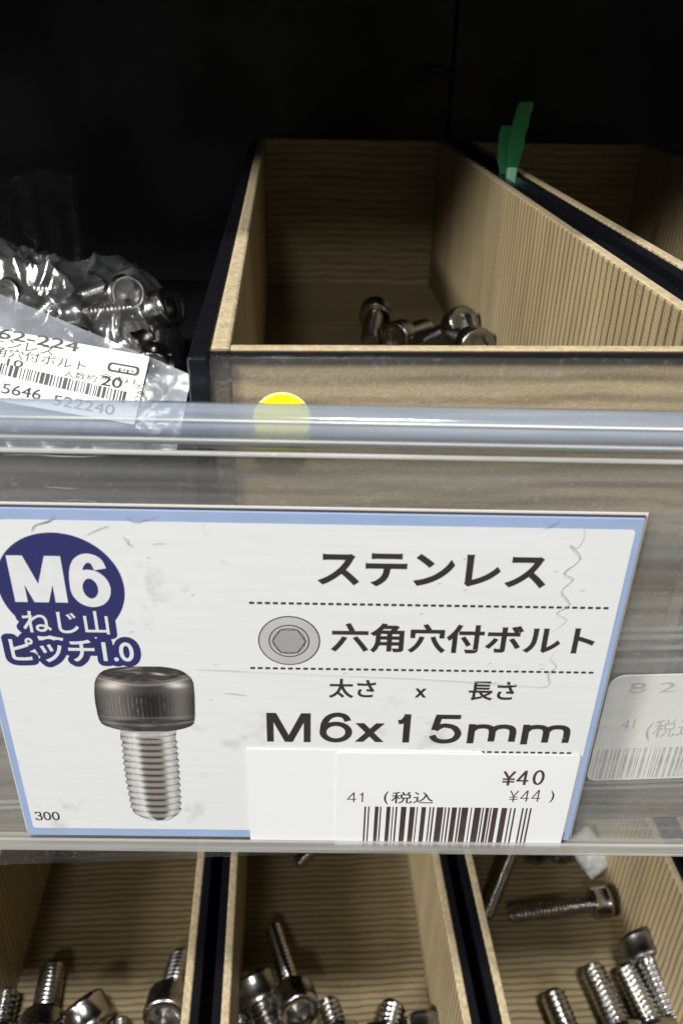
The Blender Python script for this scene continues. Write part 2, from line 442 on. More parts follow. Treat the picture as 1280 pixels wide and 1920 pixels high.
# pocket lip along the bottom
zl = hp(560, 1571)[1]
MB().box(X0, X1, -0.9, -0.35, zbot - 0.1, zl).build('pocket_lip', M['lip3'], holder, bevel=0.15)
MB().box(X0, X1, -0.9, 2.2, zbot - 0.75, zbot - 0.12).build('pocket_floor', M['lip3'], holder, bevel=0.15)

# ------------------------------------------------------------------ the price card
lx, rx = -41.6, 44.5
cz0, cz1 = -111.3, -51.5
card = thing('price_card', (0, YL, 0), 'white card with blue border, round M6 badge and a picture of a socket bolt', 'price card', rz=LYAW)
MB().box(lx, rx, 0, 0.4, cz0, cz1).build('card_sheet', M['blue'], card)
MB().box(lx - 0.1, rx + 0.22, 0.45, 0.7, cz0 - 0.1, cz1 + 0.22).build('card_edge_shadow', M['edge'], card)  # dark sheet standing for the shadow gap round the card
MB().box(lx - 0.5, rx + 0.6, 0.72, 0.95, cz0 - 0.1, cz1 + 0.45).build('pocket_film', M['film_e'], card)

def flat(pts, y, name, mat, parent=card, th=0.03):
    """printed shape: outline in (x, z), facing the viewer, th thick"""
    return MB().prism(lambda a: [(x, a, z) for x, z in pts], y + th, y).build(name, mat, parent)
def rrect(x0, x1, z0, z1, rs, n=10):
    out = []
    for (cx, cz, r, a) in ((x1 - rs[0], z1 - rs[0], rs[0], 0), (x0 + rs[1], z1 - rs[1], rs[1], 90), (x0 + rs[2], z0 + rs[2], rs[2], 180), (x1 - rs[3], z0 + rs[3], rs[3], 270)):
        for i in range(n + 1):
            t = R(a + 90 * i / n); out.append((cx + r * math.cos(t), cz + r * math.sin(t)))
    return out
wz1 = hp(640, 984)[1]; wz0 = hp(300, 1554)[1]
wx1 = hp(1192, 990)[0]; wx0 = hp(62, 1545)[0]
flat(rrect(wx0, wx1, wz0, wz1, (0.5, 6.0, 0.5, 0.5)), -0.05, 'white_field', M['card'])

def text(body, box, mat, y, bold=0.0, parent=card, name='lettering', mapf=hp, slant=0.0, keep=None):
    vs, fs = glyphs(body, bold)
    x0, y0, x1, y1 = box
    xm, ym = (x0 + x1) / 2, (y0 + y1) / 2
    ax, az = mapf(x0, ym); bx, bz = mapf(x1, ym)
    zt = mapf(xm, y0)[1]; zb = mapf(xm, y1)[1]
    gx0 = min(v[0] for v in vs); gx1 = max(v[0] for v in vs); gy0 = min(v[1] for v in vs); gy1 = max(v[1] for v in vs)
    m = MB()
    zmid = (az + bz) / 2
    for vx, vy, vz in vs:
        u = (vx - gx0) / (gx1 - gx0); t = (vy - gy0) / (gy1 - gy0)
        # the print runs level on the card, so only the box's size and centre are used
        m.v.append((ax + (bx - ax) * u, y - 0.012 * (vz / bold if bold else 0), zb + (zt - zb) * t))
    m.f = fs
    return m.build(name, mat, parent)

# badge
bc = hp(115, 1100); br = hp(233, 1100)[0] - bc[0]; bh = (hp(115, 998)[1] - hp(115, 1196)[1]) / 2
bzc = (hp(115, 998)[1] + hp(115, 1196)[1]) / 2
import numpy as np
def outline_points(body, box):
    """outline samples of a line of text, in the card's (x, z)"""
    vs, fs = glyphs(body)
    x0, y0, x1, y1 = box; xm, ym = (x0 + x1) / 2, (y0 + y1) / 2
    ax = hp(x0, ym)[0]; bx = hp(x1, ym)[0]; zt = hp(xm, y0)[1]; zb = hp(xm, y1)[1]
    gx0 = min(v[0] for v in vs); gx1 = max(v[0] for v in vs); gy0 = min(v[1] for v in vs); gy1 = max(v[1] for v in vs)
    P = [(ax + (bx - ax) * (v[0] - gx0) / (gx1 - gx0), zb + (zt - zb) * (v[1] - gy0) / (gy1 - gy0)) for v in vs]
    out = []
    for f in fs:
        for i in range(len(f)):
            a, b = P[f[i]], P[f[(i + 1) % len(f)]]
            n = max(1, int(math.hypot(a[0] - b[0], a[1] - b[1]) / 0.15))
            out += [(a[0] + (b[0] - a[0]) * k / n, a[1] + (b[1] - a[1]) * k / n) for k in range(n)]
    return np.unique(np.round(np.array(out), 3), axis=0)
def swollen(cx, cz, rx, rz, lines, y, name, mat):
    """one rounded shape: an oval joined with thick outlines round lines of text"""
    st = 0.07
    allp = np.concatenate([p for p, r in lines])
    xs = np.arange(min(cx - rx, allp[:, 0].min() - 1.2) - 0.2, max(cx + rx, allp[:, 0].max() + 1.2) + 0.2, st)
    zs = np.arange(min(cz - rz, allp[:, 1].min() - 1.2) - 0.2, cz + rz + 0.2, st)
    X, Z = np.meshgrid(xs, zs)
    q = np.sqrt(((X - cx) / rx) ** 2 + ((Z - cz) / rz) ** 2) + 1e-9
    D = (q - 1) * min(rx, rz)
    GX = cx + (X - cx) / q; GZ = cz + (Z - cz) / q           # nearest point on the outline
    for P, r in lines:
        for p in P:
            dx, dz = X - p[0], Z - p[1]; d = np.sqrt(dx * dx + dz * dz) + 1e-9
            b = (d - r) < D
            D = np.where(b, d - r, D); GX = np.where(b, p[0] + dx / d * r, GX); GZ = np.where(b, p[1] + dz / d * r, GZ)
    ins = D < 0
    cell = ins[:-1, :-1] | ins[1:, :-1] | ins[:-1, 1:] | ins[1:, 1:]
    PX = np.where(ins, X, GX); PZ = np.where(ins, Z, GZ)
    m = MB(); idx = {}
    def vid(j, i):
        if (j, i) not in idx:
            idx[(j, i)] = len(m.v); m.v.append((float(PX[j, i]), y, float(PZ[j, i])))
        return idx[(j, i)]
    for j, i in zip(*np.nonzero(cell)):
        m.f.append((vid(j, i), vid(j, i + 1), vid(j + 1, i + 1), vid(j + 1, i)))
    return m.build(name, mat, card)
badge = swollen(bc[0], bzc, br, bh, [(outline_points('ねじ山', (42, 1143, 205, 1187)), 0.85), (outline_points('ピッチ1.0', (21, 1196, 251, 1241)), 0.95)], -0.09, 'badge', M['navy'])

# stroke lettering for the wide sans-serif figures
GL = {
 'M': [[(0, 0), (0, 1)], [(1, 0), (1, 1)], [(0.06, 1), (0.5, 0)], [(0.94, 1), (0.5, 0)]],
 '6': ['o', [(0.95, 0.76), (0.82, 0.94), (0.52, 1.0), (0.22, 0.90), (0.05, 0.66), (0.0, 0.34)]],
 'x': [[(0, 0), (1, 1)], [(0, 1), (1, 0)]],
 '1': [[(0.9, 0), (0.9, 1)], [(0.02, 0.76), (0.5, 0.80), (0.8, 0.95)]],
 '5': [[(0.92, 1), (0.2, 1)], [(0.2, 1), (0.07, 0.46)], [(0.09, 0.47), (0.28, 0.61), (0.52, 0.65), (0.84, 0.56), (1, 0.32), (0.85, 0.08), (0.48, 0), (0.16, 0.06), (0, 0.24)]],
 'm': [[(0, 0), (0, 1)], [(0.0, 0.70), (0.10, 0.93), (0.27, 1.0), (0.43, 0.93), (0.5, 0.68), (0.5, 0)], [(0.5, 0.70), (0.60, 0.93), (0.77, 1.0), (0.93, 0.93), (1, 0.68), (1, 0)]],
 '0': ['O'],
 '4': [[(0.76, 0), (0.76, 1)], [(0.72, 1), (0, 0.27)], [(0, 0.27), (1, 0.27)]],
 '3': [[(0.03, 0.80), (0.2, 0.97), (0.5, 1), (0.82, 0.93), (0.9, 0.74), (0.75, 0.57), (0.38, 0.53)], [(0.38, 0.53), (0.82, 0.49), (1, 0.28), (0.84, 0.05), (0.48, 0), (0.15, 0.05), (0, 0.24)]],
 '¥': [[(0, 1), (0.5, 0.48)], [(1, 1), (0.5, 0.48)], [(0.5, 0.5), (0.5, 0)], [(0.05, 0.42), (0.95, 0.42)], [(0.05, 0.22), (0.95, 0.22)]],
 '.': [[(0.0, 0.0), (0.0, 1.0)]],
}
def smooth_line(p, k=7):
    if len(p) < 3: return p
    out = []
    for i in range(len(p) - 1):
        a = p[max(i - 1, 0)]; b = p[i]; c = p[i + 1]; d = p[min(i + 2, len(p) - 1)]
        for q in range(k):
            t = q / k
            out.append(tuple(0.5 * (2 * b[e] + (c[e] - a[e]) * t + (2 * a[e] - 5 * b[e] + 4 * c[e] - d[e]) * t * t + (3 * b[e] - a[e] - 3 * c[e] + d[e]) * t ** 3) for e in (0, 1)))
    return out + [p[-1]]
def figures(items, wd, mat, y, parent=card, thin=0.85, name='lettering'):
    """items: (character, pixel box); wd: stroke width in mm"""
    m = MB(); lay = 0
    for ch, (x0, y0, x1, y1) in items:
        xm, ym = (x0 + x1) / 2, (y0 + y1) / 2
        ax, bx = hp(x0, ym)[0], hp(x1, ym)[0]; zt, zb = hp(xm, y0)[1], hp(xm, y1)[1]
        hw = wd / 2; wx = bx - ax - 2 * hw; wz = zt - zb - 2 * hw * thin
        def at(p): return (ax + hw + wx * p[0], (zb + hw * thin + wz * p[1]) / thin)
        for stk_ in GL[ch]:
            if stk_ in ('o', 'O'):
                c = (0.5, 0.325 if stk_ == 'o' else 0.5); r = (0.5, 0.325 if stk_ == 'o' else 0.5)
                pts = [at((c[0] + r[0] * math.cos(2 * math.pi * i / 40), c[1] + r[1] * math.sin(2 * math.pi * i / 40))) for i in range(40)]; closed = True
            else:
                sm = smooth_line(stk_); pts = [at(p) for p in sm]; closed = False
                if len(stk_) == 2:      # straight stems reach the full height of the box
                    a, b = Vector(pts[0]), Vector(pts[1]); u = (b - a).normalized()
                    if abs(u.x) < 0.05 or abs(u.y) < 0.05 : a -= u * hw * (1 if abs(u.y) > 0.5 else 0.9); b += u * hw * (1 if abs(u.y) > 0.5 else 0.9)
                    pts = [tuple(a), tuple(b)]
            n = len(pts); L_, R2 = [], []
            for i in range(n):
                a = Vector(pts[(i - 1) % n] if closed or i else pts[0]); b = Vector(pts[(i + 1) % n] if closed or i < n - 1 else pts[-1])
                u = (b - a).normalized(); nn = Vector((-u.y, u.x)) * hw; p = Vector(pts[i])
                if ch == 'M' and len(stk_) == 2 and abs(u.x) > 0.05: nn = Vector((-hw * 1.15, 0)) * (1 if u.x > 0 else 1)
                if ch in 'x4¥' and len(stk_) == 2 and abs(u.x) > 0.05 and abs(u.y) > 0.05 and ch == 'x': nn = Vector((-hw * 1.25, 0))
                L_.append(p + nn); R2.append(p - nn)
            yy = y - 0.0015 * lay; lay += 1
            if ch in 'Mx' and len(stk_) == 2 and abs(pts[0][0] - pts[1][0]) > 0.05:      # cut level at top and bottom
                for q in (L_, R2):
                    for e in (0, 1):
                        v = q[e]; v.y += hw * (1 if pts[e][1] > pts[1 - e][1] else -1) * (1 if ch == 'M' or ch == 'x' else 0)
            b0 = len(m.v); m.v += [(v.x, yy, v.y * thin) for v in L_] + [(v.x, yy, v.y * thin) for v in R2]
            for i in range(n if closed else n - 1):
                j = (i + 1) % n; m.f.append((b0 + i, b0 + j, b0 + n + j, b0 + n + i))
    return m.build(name, mat, parent)
figures([('M', (21, 1041, 121, 1128)), ('6', (130, 1037, 206, 1137))], 1.62, M['white'], -0.13, badge, 0.85)
text('ねじ山', (43, 1144, 204, 1187), M['white'], -0.15, 0.012, badge)
text('ピッチ1.0', (21, 1196, 251, 1241), M['white'], -0.15, 0.018, badge)

# headings
text('ステンレス', (595, 1038, 1026, 1100), M['ink'], -0.10, 0.030)
text('六角穴付ボルト', (620, 1170, 1115, 1225), M['ink'], -0.10, 0.026)
text('太さ', (616, 1272, 704, 1308), M['ink'], -0.10, 0.020)
text('x', (777, 1290, 799, 1307), M['ink'], -0.10, 0.020)
text('長さ', (878, 1277, 966, 1313), M['ink'], -0.10, 0.020)
figures([('M', (500, 1336, 582, 1390)), ('6', (599, 1335, 660, 1391)), ('x', (667, 1355, 718, 1390)), ('1', (739, 1338, 770, 1391)), ('5', (804, 1339, 865, 1393)), ('m', (876, 1357, 966, 1393)), ('m', (977, 1358, 1067, 1395))], 0.98, M['ink'], -0.10)
figures([('3', (66, 1521, 80, 1537)), ('0', (82, 1521, 96, 1537)), ('0', (98, 1521, 112, 1537))], 0.24, M['ink'], -0.10)
def dashes(pa, pb, n, y=-0.10):
    a = hp(*pa); b = hp(*pb); m = MB()
    for i in range(n):
        u0 = i / (n - 0.35); u1 = (i + 0.65) / (n - 0.35)
        x0 = a[0] + (b[0] - a[0]) * u0; x1 = a[0] + (b[0] - a[0]) * u1; z = (a[1] + b[1]) / 2
        m.prism(lambda yy: [(x, yy, zz) for x, zz in rrect(x0, x1, z - 0.17, z + 0.17, (0.1,) * 4, 3)], y + 0.03, y)
    return m.build('dotted_line', M['ink'], card)
dashes((467, 1131), (1140, 1138), 46)
dashes((469, 1250), (1111, 1262), 46)
dashes((885, 1409), (1070, 1411), 14)
# socket head symbol
ic = hp(542, 1201); ir = hp(600, 1201)[0] - ic[0]
def circ(r, n=48): return [(ic[0] + r * math.cos(2 * math.pi * i / n), ic[1] + r * math.sin(2 * math.pi * i / n)) for i in range(n)]
def hexa(r): return [(ic[0] + r * math.cos(R(60 * i)), ic[1] + r * math.sin(R(60 * i))) for i in range(6)]
icon = flat(circ(ir), -0.09, 'socket_symbol', M['ink'])
flat(circ(ir * 0.96), -0.11, 'symbol_head', M['ink_l'], icon, 0.015)
flat(circ(ir * 0.66), -0.125, 'symbol_rim', M['ink'], icon, 0.01)
flat(circ(ir * 0.62), -0.14, 'symbol_bevel', M['ink_l'], icon, 0.01)
flat(circ(ir * 0.53), -0.155, 'symbol_line', M['ink'], icon, 0.01)
flat(circ(ir * 0.51), -0.17, 'symbol_ring', M['ink_l'], icon, 0.01)
flat(hexa(ir * 0.56), -0.185, 'symbol_hex_line', M['ink'], icon, 0.01)
flat(hexa(ir * 0.52), -0.20, 'symbol_hex', M['ink_g'], icon, 0.01)

# the printed picture of a bolt: colour per vertex, as on the print
def lerp_tab(tab, y):
    if y <= tab[0][0]: return tab[0][1:]
    for a, b in zip(tab, tab[1:]):
        if y <= b[0]:
            t = (y - a[0]) / (b[0] - a[0]); return tuple(p + (q - p) * t for p, q in zip(a[1:], b[1:]))
    return tab[-1][1:]
HEAD_T = [(95, 480, 760), (103, 370, 840), (112, 300, 890), (130, 235, 960), (160, 190, 1015), (200, 160, 1062), (250, 143, 1088), (350, 140, 1098), (450, 150, 1102), (550, 170, 1104), (600, 185, 1100), (640, 208, 1092), (665, 250, 1066), (690, 330, 1000), (705, 400, 930), (718, 500, 840)]
SHANK_T = [(690, 390, 925), (770, 390, 920), (800, 400, 925), (900, 412, 935), (1000, 420, 945), (1100, 432, 952), (1200, 447, 958), (1300, 465, 962), (1400, 485, 967), (1470, 498, 968), (1510, 530, 945), (1545, 600, 900), (1565, 660, 860), (1575, 700, 830)]
def gs(x, c, w): return math.exp(-((x - c) / w) ** 2)
def head_ink(zx, zy, u):
    nz = lambda a, b, k: noise.noise(Vector((zx * a, zy * b, k)))
    yb = 262 - 75 * u * u
    if zy < yb:
        g = 0.055 + 0.05 * max(0, nz(0.012, 0.04, 3)) + 0.22 * max(0, nz(0.008, 0.05, 8) - 0.12)
        g += 0.7 * gs(zx, 755, 60) * gs(zy, 168 + (zx - 755) * 0.12, 9) + 0.16 * gs(zx, 520, 90) * gs(zy, 150, 8) + 0.2 * gs(zy, yb - 12, 10) * (0.4 + 0.6 * abs(u))
        g += 0.4 * gs(zy, 108 + 60 * u * u, 7) * gs(u, -0.35, 0.25)
    else:
        g = 0.10 + 0.16 * gs(u, -0.62, 0.30) + 0.13 * gs(u, 0.72, 0.22) - 0.035 * gs(u, 0.1, 0.25)
        if 330 < zy < 620:
            k = min(1, (zy - 330) / 60) * min(1, (620 - zy) / 60)
            g += k * 0.13 * max(0, math.sin(math.asin(max(-1, min(1, u))) * 68)) * (0.35 + 0.65 * (u < 0)) * (0.6 + nz(0.02, 0.02, 5))
            g -= k * 0.05
        g += 0.10 * gs(zy, 572 + 18 * (1 - u * u), 7)
        if zy > 600 + 15 * (1 - u * u): g = 0.07 + 0.05 * (1 - abs(u)) * nz(0.01, 0.05, 2) + 0.12 * gs(u, -0.8, 0.15)
        g += 0.30 * gs(zy, 622 + 40 * (1 - u * u), 11) * (0.5 + 0.5 * nz(0.006, 0.01, 6))
        g += 0.22 * gs(zy, yb + 12, 12)
    g += 0.72 * gs(zx, 310, 105) * gs(zy, 278 + (zx - 310) * 0.05, 34) + 0.75 * gs(zx, 925, 85) * gs(zy, 276, 25)
    g *= 1 - 0.45 * abs(u) ** 10
    g += 0.025 * nz(0.08, 0.08, 1)
    g *= 0.55; return (g, g * 0.92, g * 0.85)
def shank_ink(zx, zy, u):
    nz = lambda a, b, k: noise.noise(Vector((zx * a, zy * b, k)))
    pit = 59.0
    ph = ((zy - 880 + 26 * (u - 0.1) ** 2) / pit) % 1.0
    bar = gs(ph, 0.5, 0.24)
    core = 1 / (1 + math.exp((abs(u - 0.09) - 0.44) * 22))
    if zy < 790: core *= 0.45; bar *= 0.6
    side = 0.60 - 0.26 * gs(ph + 0.25 * u, 0.35, 0.16) - 0.28 * max(0, abs(u) - 0.72) / 0.28 + 0.14 * gs(u, -0.48, 0.12) + 0.10 * nz(0.03, 0.05, 4)
    if zy < 735: side = 0.45; core *= 0.5
    cr = 0.29 - 0.255 * bar
    c1 = (side, side * 0.995, side * 0.96); c2 = (cr * 1.02, cr * 0.90, cr * 0.84)
    k = 0.55 if zy < 712 else 0.74
    return tuple(k * (a * (1 - core) + b * core) for a, b in zip(c1, c2))
def bolt_picture():
    for tab, ink, y, nu, nv, nm in ((SHANK_T, shank_ink, -0.09, 70, 190, 'printed_shank'), (HEAD_T, head_ink, -0.12, 150, 120, 'printed_head')):
        m = MB(); cols = []
        y0, y1 = tab[0][0], tab[-1][0]
        for j in range(nv + 1):
            zy = y0 + (y1 - y0) * j / nv; l, r = lerp_tab(tab, zy)
            if ink is shank_ink and 780 < zy < 1490:
                rip = 9 * math.cos(2 * math.pi * (zy - 880) / 59.0); l += rip; r -= 9 * math.cos(2 * math.pi * (zy - 850) / 59.0)
            for i in range(nu + 1):
                u = -1 + 2 * i / nu; zx = l + (r - l) * i / nu
                x, z = hp(150 + zx / 5.12, 1230 + zy / 5.12)
                m.v.append((x, y, z)); cols.append((*[max(0.012, min(0.8, q)) for q in ink(zx, zy, u)], 1))
        W = nu + 1
        m.f = [(j * W + i, j * W + i + 1, (j + 1) * W + i + 1, (j + 1) * W + i) for j in range(nv) for i in range(nu)]
        me = m.mesh('bolt_picture'); me.materials.append(M['print'])
        at = me.color_attributes.new('print', 'FLOAT_COLOR', 'POINT')
        for k, c in enumerate(cols): at.data[k].color = c
        o = link('bolt_picture', me, card)
        o['label'] = 'head of the printed bolt' if ink is head_ink else 'threaded shank of the printed bolt'
bolt_picture()

# price stickers
def quad(pxs): return [hp(*p) for p in pxs]
def sticker(pxs, y, th, name='price_sticker', label=None):
    q = quad(pxs); xs = [p[0] for p in q]; zs = [p[1] for p in q]
    o = flat(rrect(min(xs), max(xs), max(min(zs), zbot + 0.2), max(zs), (0.5, 0.3, 0.15, 0.15), 5), y, name, M['paper'], card, th)
    if label: o['label'] = label
    return o
sticker([(468, 1402), (905, 1408), (880, 1578), (470, 1576)], -0.26, 0.12, label='blank white sticker')
st2 = sticker([(632, 1414), (1073, 1413), (1048, 1582), (634, 1581)], -0.38, 0.10, label='price sticker with barcode')
figures([('¥', (940, 1441, 965, 1469)), ('4', (967, 1441, 990, 1468)), ('0', (997, 1440, 1019, 1468))], 0.42, M['ink_b'], -0.40, st2)
figures([('4', (650, 1482, 668, 1500)), ('1', (672, 1482, 681, 1500))], 0.20, M['ink_b'], -0.40, st2)
text('(', (719, 1480, 728, 1504), M['ink_b'], -0.40, 0.004, st2)
text('税込', (733, 1481, 812, 1503), M['ink_b'], -0.40, 0.006, st2)
figures([('¥', (953, 1478, 970, 1500)), ('4', (974, 1478, 991, 1499)), ('4', (995, 1477, 1012, 1499))], 0.20, M['ink_b'], -0.40, st2)
text(')', (1029, 1479, 1037, 1501), M['ink_b'], -0.40, 0.004, st2)
bars = [457, 463, 470, 475, 494, 507, 512, 517, 535, 549, 556, 560, 567, 573, 586, 605, 617, 635, 641, 645, 658, 674, 686, 691, 697, 703, 712, 735, 740, 745, 752, 758, 765, 783, 790, 796, 800, 823, 832, 836, 845, 868, 873, 878, 884, 896, 900, 905, 910, 928, 940, 960, 970, 975, 984, 990, 1012, 1018, 1026, 1032, 1040, 1046]
def barcode(pairs, y, mat, parent, za, zb):
    m = MB()
    for a, b in pairs: m.box(a, b, y, y + 0.02, zb, za)
    return m.build('barcode', mat, parent)
bz1 = hp(840, 1510)[1]; bz0 = zbot + 0.3
bp_ = [(hp(440 + bars[i] / 1.8824, 1510)[0], hp(440 + bars[i + 1] / 1.8824, 1510)[0]) for i in range(0, len(bars), 2)]
barcode(bp_, -0.40, M['ink_b'], st2, bz1, bz0)

# scuffs and creases in the film over the card
def stroke(pts, wd, y, mat, jit=0.0, name='scuff', taper=True):
    p = [Vector((hp(*q)[0], 0, hp(*q)[1])) for q in pts]
    fine = []
    for i in range(len(p) - 1):
        for k in range(4):
            a = p[max(i - 1, 0)]; b = p[i]; c = p[i + 1]; d = p[min(i + 2, len(p) - 1)]; t = k / 4
            fine.append(0.5 * ((2 * b) + (c - a) * t + (2 * a - 5 * b + 4 * c - d) * t * t + (3 * b - a - 3 * c + d) * t ** 3))
    fine.append(p[-1])
    L, Q = [], []
    for i, f in enumerate(fine):
        d = (fine[min(i + 1, len(fine) - 1)] - fine[max(i - 1, 0)]); n = Vector((-d.z, 0, d.x))
        n = n.normalized() if n.length else Vector((1, 0, 0))
        s_ = wd * (0.55 + 0.45 * random.random())
        if taper: s_ *= min(1, 0.25 + 1.5 * min(i, len(fine) - 1 - i) / len(fine) * 2)
        f = f + Vector((random.uniform(-jit, jit), 0, random.uniform(-jit, jit)))
        L.append(f + n * s_ / 2); Q.append(f - n * s_ / 2)
    m = MB(); n = len(L)
    m.v = [(v.x, y, v.z) for v in L] + [(v.x, y, v.z) for v in Q]
    m.f = [(i, i + 1, n + i + 1, n + i) for i in range(n - 1)]
    return m.build(name, mat, card)
stroke([(1091, 983), (1094, 1003), (1080, 1026), (1067, 1020), (1086, 1046), (1056, 1072), (1072, 1085), (1051, 1107), (1066, 1132), (1042, 1148), (1060, 1162), (1028, 1186)], 0.14, -0.205, M['scr_l'], 0.02)
stroke([(1043, 1218), (1030, 1233), (1041, 1248), (1026, 1262), (1024, 1285), (960, 1283), (800, 1272), (560, 1262), (372, 1254)], 0.10, -0.21, M['scr_l'])
stroke([(104, 965), (92, 975), (66, 984), (60, 995)], 0.16, -0.20, M['scr'], 0.06)
stroke([(204, 984), (185, 991), (157, 1004)], 0.09, -0.20, M['scr'])
stroke([(235, 966), (246, 975), (262, 976), (292, 968)], 0.13, -0.20, M['scr'], 0.07)
stroke([(1046, 975), (1032, 985), (1020, 990)], 0.12, -0.20, M['scr'], 0.06)
stroke([(228, 1003), (238, 1010), (240, 1018), (252, 1022)], 0.16, -0.21, M['scr_l'], 0.1)
stroke([(285, 1019), (300, 1017), (310, 1018)], 0.12, -0.20, M['scr_l'])
stroke([(415, 1297), (440, 1299), (462, 1303)], 0.14, -0.20, M['scr_l'])
stroke([(366, 1253), (420, 1255), (470, 1258)], 0.08, -0.20, M['scr_l'])
for k in range(26):
    x, y = random.uniform(180, 1120), random.uniform(990, 1540)
    stroke([(x, y), (x + random.uniform(2, 6), y + random.uniform(-1, 1.5)), (x + random.uniform(6, 9), y + random.uniform(-2, 2))], 0.10, -0.207, M['scr_l'], 0.03, 'speck')

# scuffs on the clear sheet itself, left of the bin
def sheet_scuff(pts, wd, mat):
    o = stroke(pts, wd, 0.9, mat, 0.05); o.parent = holder; return o
sheet_scuff([(80, 919), (105, 921), (120, 922), (143, 923)], 0.22, M['scr'])
sheet_scuff([(92, 943), (115, 946), (140, 944), (170, 947), (200, 953), (235, 951), (255, 950)], 0.14, M['scr'])
sheet_scuff([(0, 858), (60, 859), (130, 862), (200, 861)], 0.18, M['paper'])

# ------------------------------------------------------------------ shelf-edge strip and tag behind the holder
def ep(px, py): 
    p = on_y(px, py, YF - 1.9); return (p.x, p.z)
strip = thing('shelf_edge_strip', (0, YF - 2, -107), 'clear ticket strip on the shelf edge, right of and behind the white card', 'shelf strip')
ez = lambda py: ep(1215, py)[1] + 107
MB().box(-120, 160, 0.9, 1.9, ez(1585), ez(1180)).build('strip_sheet', M['front'], strip, bevel=0.2)
for py in (1182, 1197, 1217, 1240):
    MB().rings([[(x, 0.4 + 0.5 * math.cos(t * math.pi / 5), ez(py) + 0.35 * math.sin(t * math.pi / 5)) for t in range(10)] for x in (-120, 160)]).build('ridge', M['lip2'], strip, 60)
for py in (1466, 1476):
    MB().rings([[(x, 0.3 + 0.4 * math.cos(t * math.pi / 5), ez(py) + 0.3 * math.sin(t * math.pi / 5)) for t in range(10)] for x in (-120, 160)]).build('ridge', M['lip2'], strip, 60)
ttag = thing('shelf_tag', (0, YF - 2, -107), 'blurred white barcode tag seen through the clear rail right of the card', 'shelf tag')
ea = lambda px, py: (ep(px, py)[0], ep(px, py)[1] + 107)
ta = ea(1098, 1466); tb = ea(1400, 1264)
MB().prism(lambda y: [(x, y, z) for x, z in rrect(ta[0], tb[0], ta[1], tb[1], (1.2, 2.6, 1.6, 1.2), 8)], 0.6, 0.3).build('tag_sheet', M['tag'], ttag)
text('8 2 2 - 2', (1180, 1279, 1420, 1298), M['tag_ink'], 0.26, 0.004, ttag, mapf=ea)
text('41', (1166, 1350, 1190, 1368), M['tag_ink'], 0.26, 0.004, ttag, mapf=ea)
text('(税込', (1212, 1350, 1310, 1388), M['tag_ink'], 0.26, 0.004, ttag, mapf=ea)
random.seed(3)
bx = ea(1122, 1406)[0]; pr = []
while bx < tb[0] - 2:
    wd = random.choice((0.18, 0.18, 0.35, 0.55)); pr.append((bx, bx + wd)); bx += wd + random.choice((0.2, 0.3, 0.5))
barcode(pr, 0.26, M['tag_ink'], ttag, ea(1122, 1406)[1], ea(1122, 1462)[1])

# ------------------------------------------------------------------ bolts
_cache = {}
def bolt_meshes(L, d, D, hh, pitch, mat):
    key = (round(L), d, D, hh, mat)
    if key in _cache: return _cache[key]
    n = 28; per = 7; rr = []
    steps = int(L / pitch * per); plainlen = 0.8
    for k in range(steps + 1):
        z = L * k / steps; ring = []
        for i in range(n):
            th = 2 * math.pi * i / n
            ph = ((z / pitch) - i / n) % 1.0
            tri = 1 - abs(2 * ph - 1)
            r = d / 2 - 0.62 * pitch * 0.62 * (1 - min(1, tri * 1.25))
            if z < 0.9: r = min(r, d / 2 - 0.62 * pitch * 0.62 + z * 0.5)
            if z > L - plainlen: r = d / 2
            ring.append((r * math.cos(th), r * math.sin(th), z))
        rr.append(ring)
    shank = MB().rings(rr).mesh('shank', 55)
    shank.materials.append(M[mat])
    n = 72; R_ = D / 2; hx = D * 0.27
    def circ_(r, z, kn=0.0): return [((r - (kn if i % 2 else 0)) * math.cos(2 * math.pi * i / n), (r - (kn if i % 2 else 0)) * math.sin(2 * math.pi * i / n), z) for i in range(n)]
    def hex_(z, s=1): 
        out = []
        for i in range(n):
            th = 2 * math.pi * i / n; r = s * hx / math.cos(((th + math.pi / 6) % (math.pi / 3)) - math.pi / 6)
            out.append((r * math.cos(th), r * math.sin(th), z))
        return out
    b = L - 0.02
    rr = [circ_(d / 2 * 0.9, b), circ_(R_ * 0.90, b), circ_(R_ * 0.985, b + hh * 0.05), circ_(R_, b + hh * 0.10), circ_(R_, b + hh * 0.22), circ_(R_, b + hh * 0.24, D * 0.012), circ_(R_, b + hh * 0.80, D * 0.012),
          circ_(R_, b + hh * 0.82), circ_(R_ * 0.985, b + hh * 0.91), circ_(R_ * 0.94, b + hh * 0.97), circ_(R_ * 0.87, b + hh),
          circ_(hx * 1.32, b + hh), hex_(b + hh * 0.95), hex_(b + hh * 0.45), circ_(hx * 0.4, b + hh * 0.38)]
    head = MB().rings(rr).mesh('head', 38)
    head.materials.append(M[mat])
    _cache[key] = (shank, head)
    return _cache[key]
KIND = {'lean': (6.4, 14.0, 8.6, 1.75), 'slim': (5.4, 9.0, 5.6, 0.95), 'small': (6.0, 10.0, 6.0, 1.0), 'large': (8.4, 15.0, 9.0, 1.75), 'mid': (6.2, 11.0, 7.0, 1.45)}
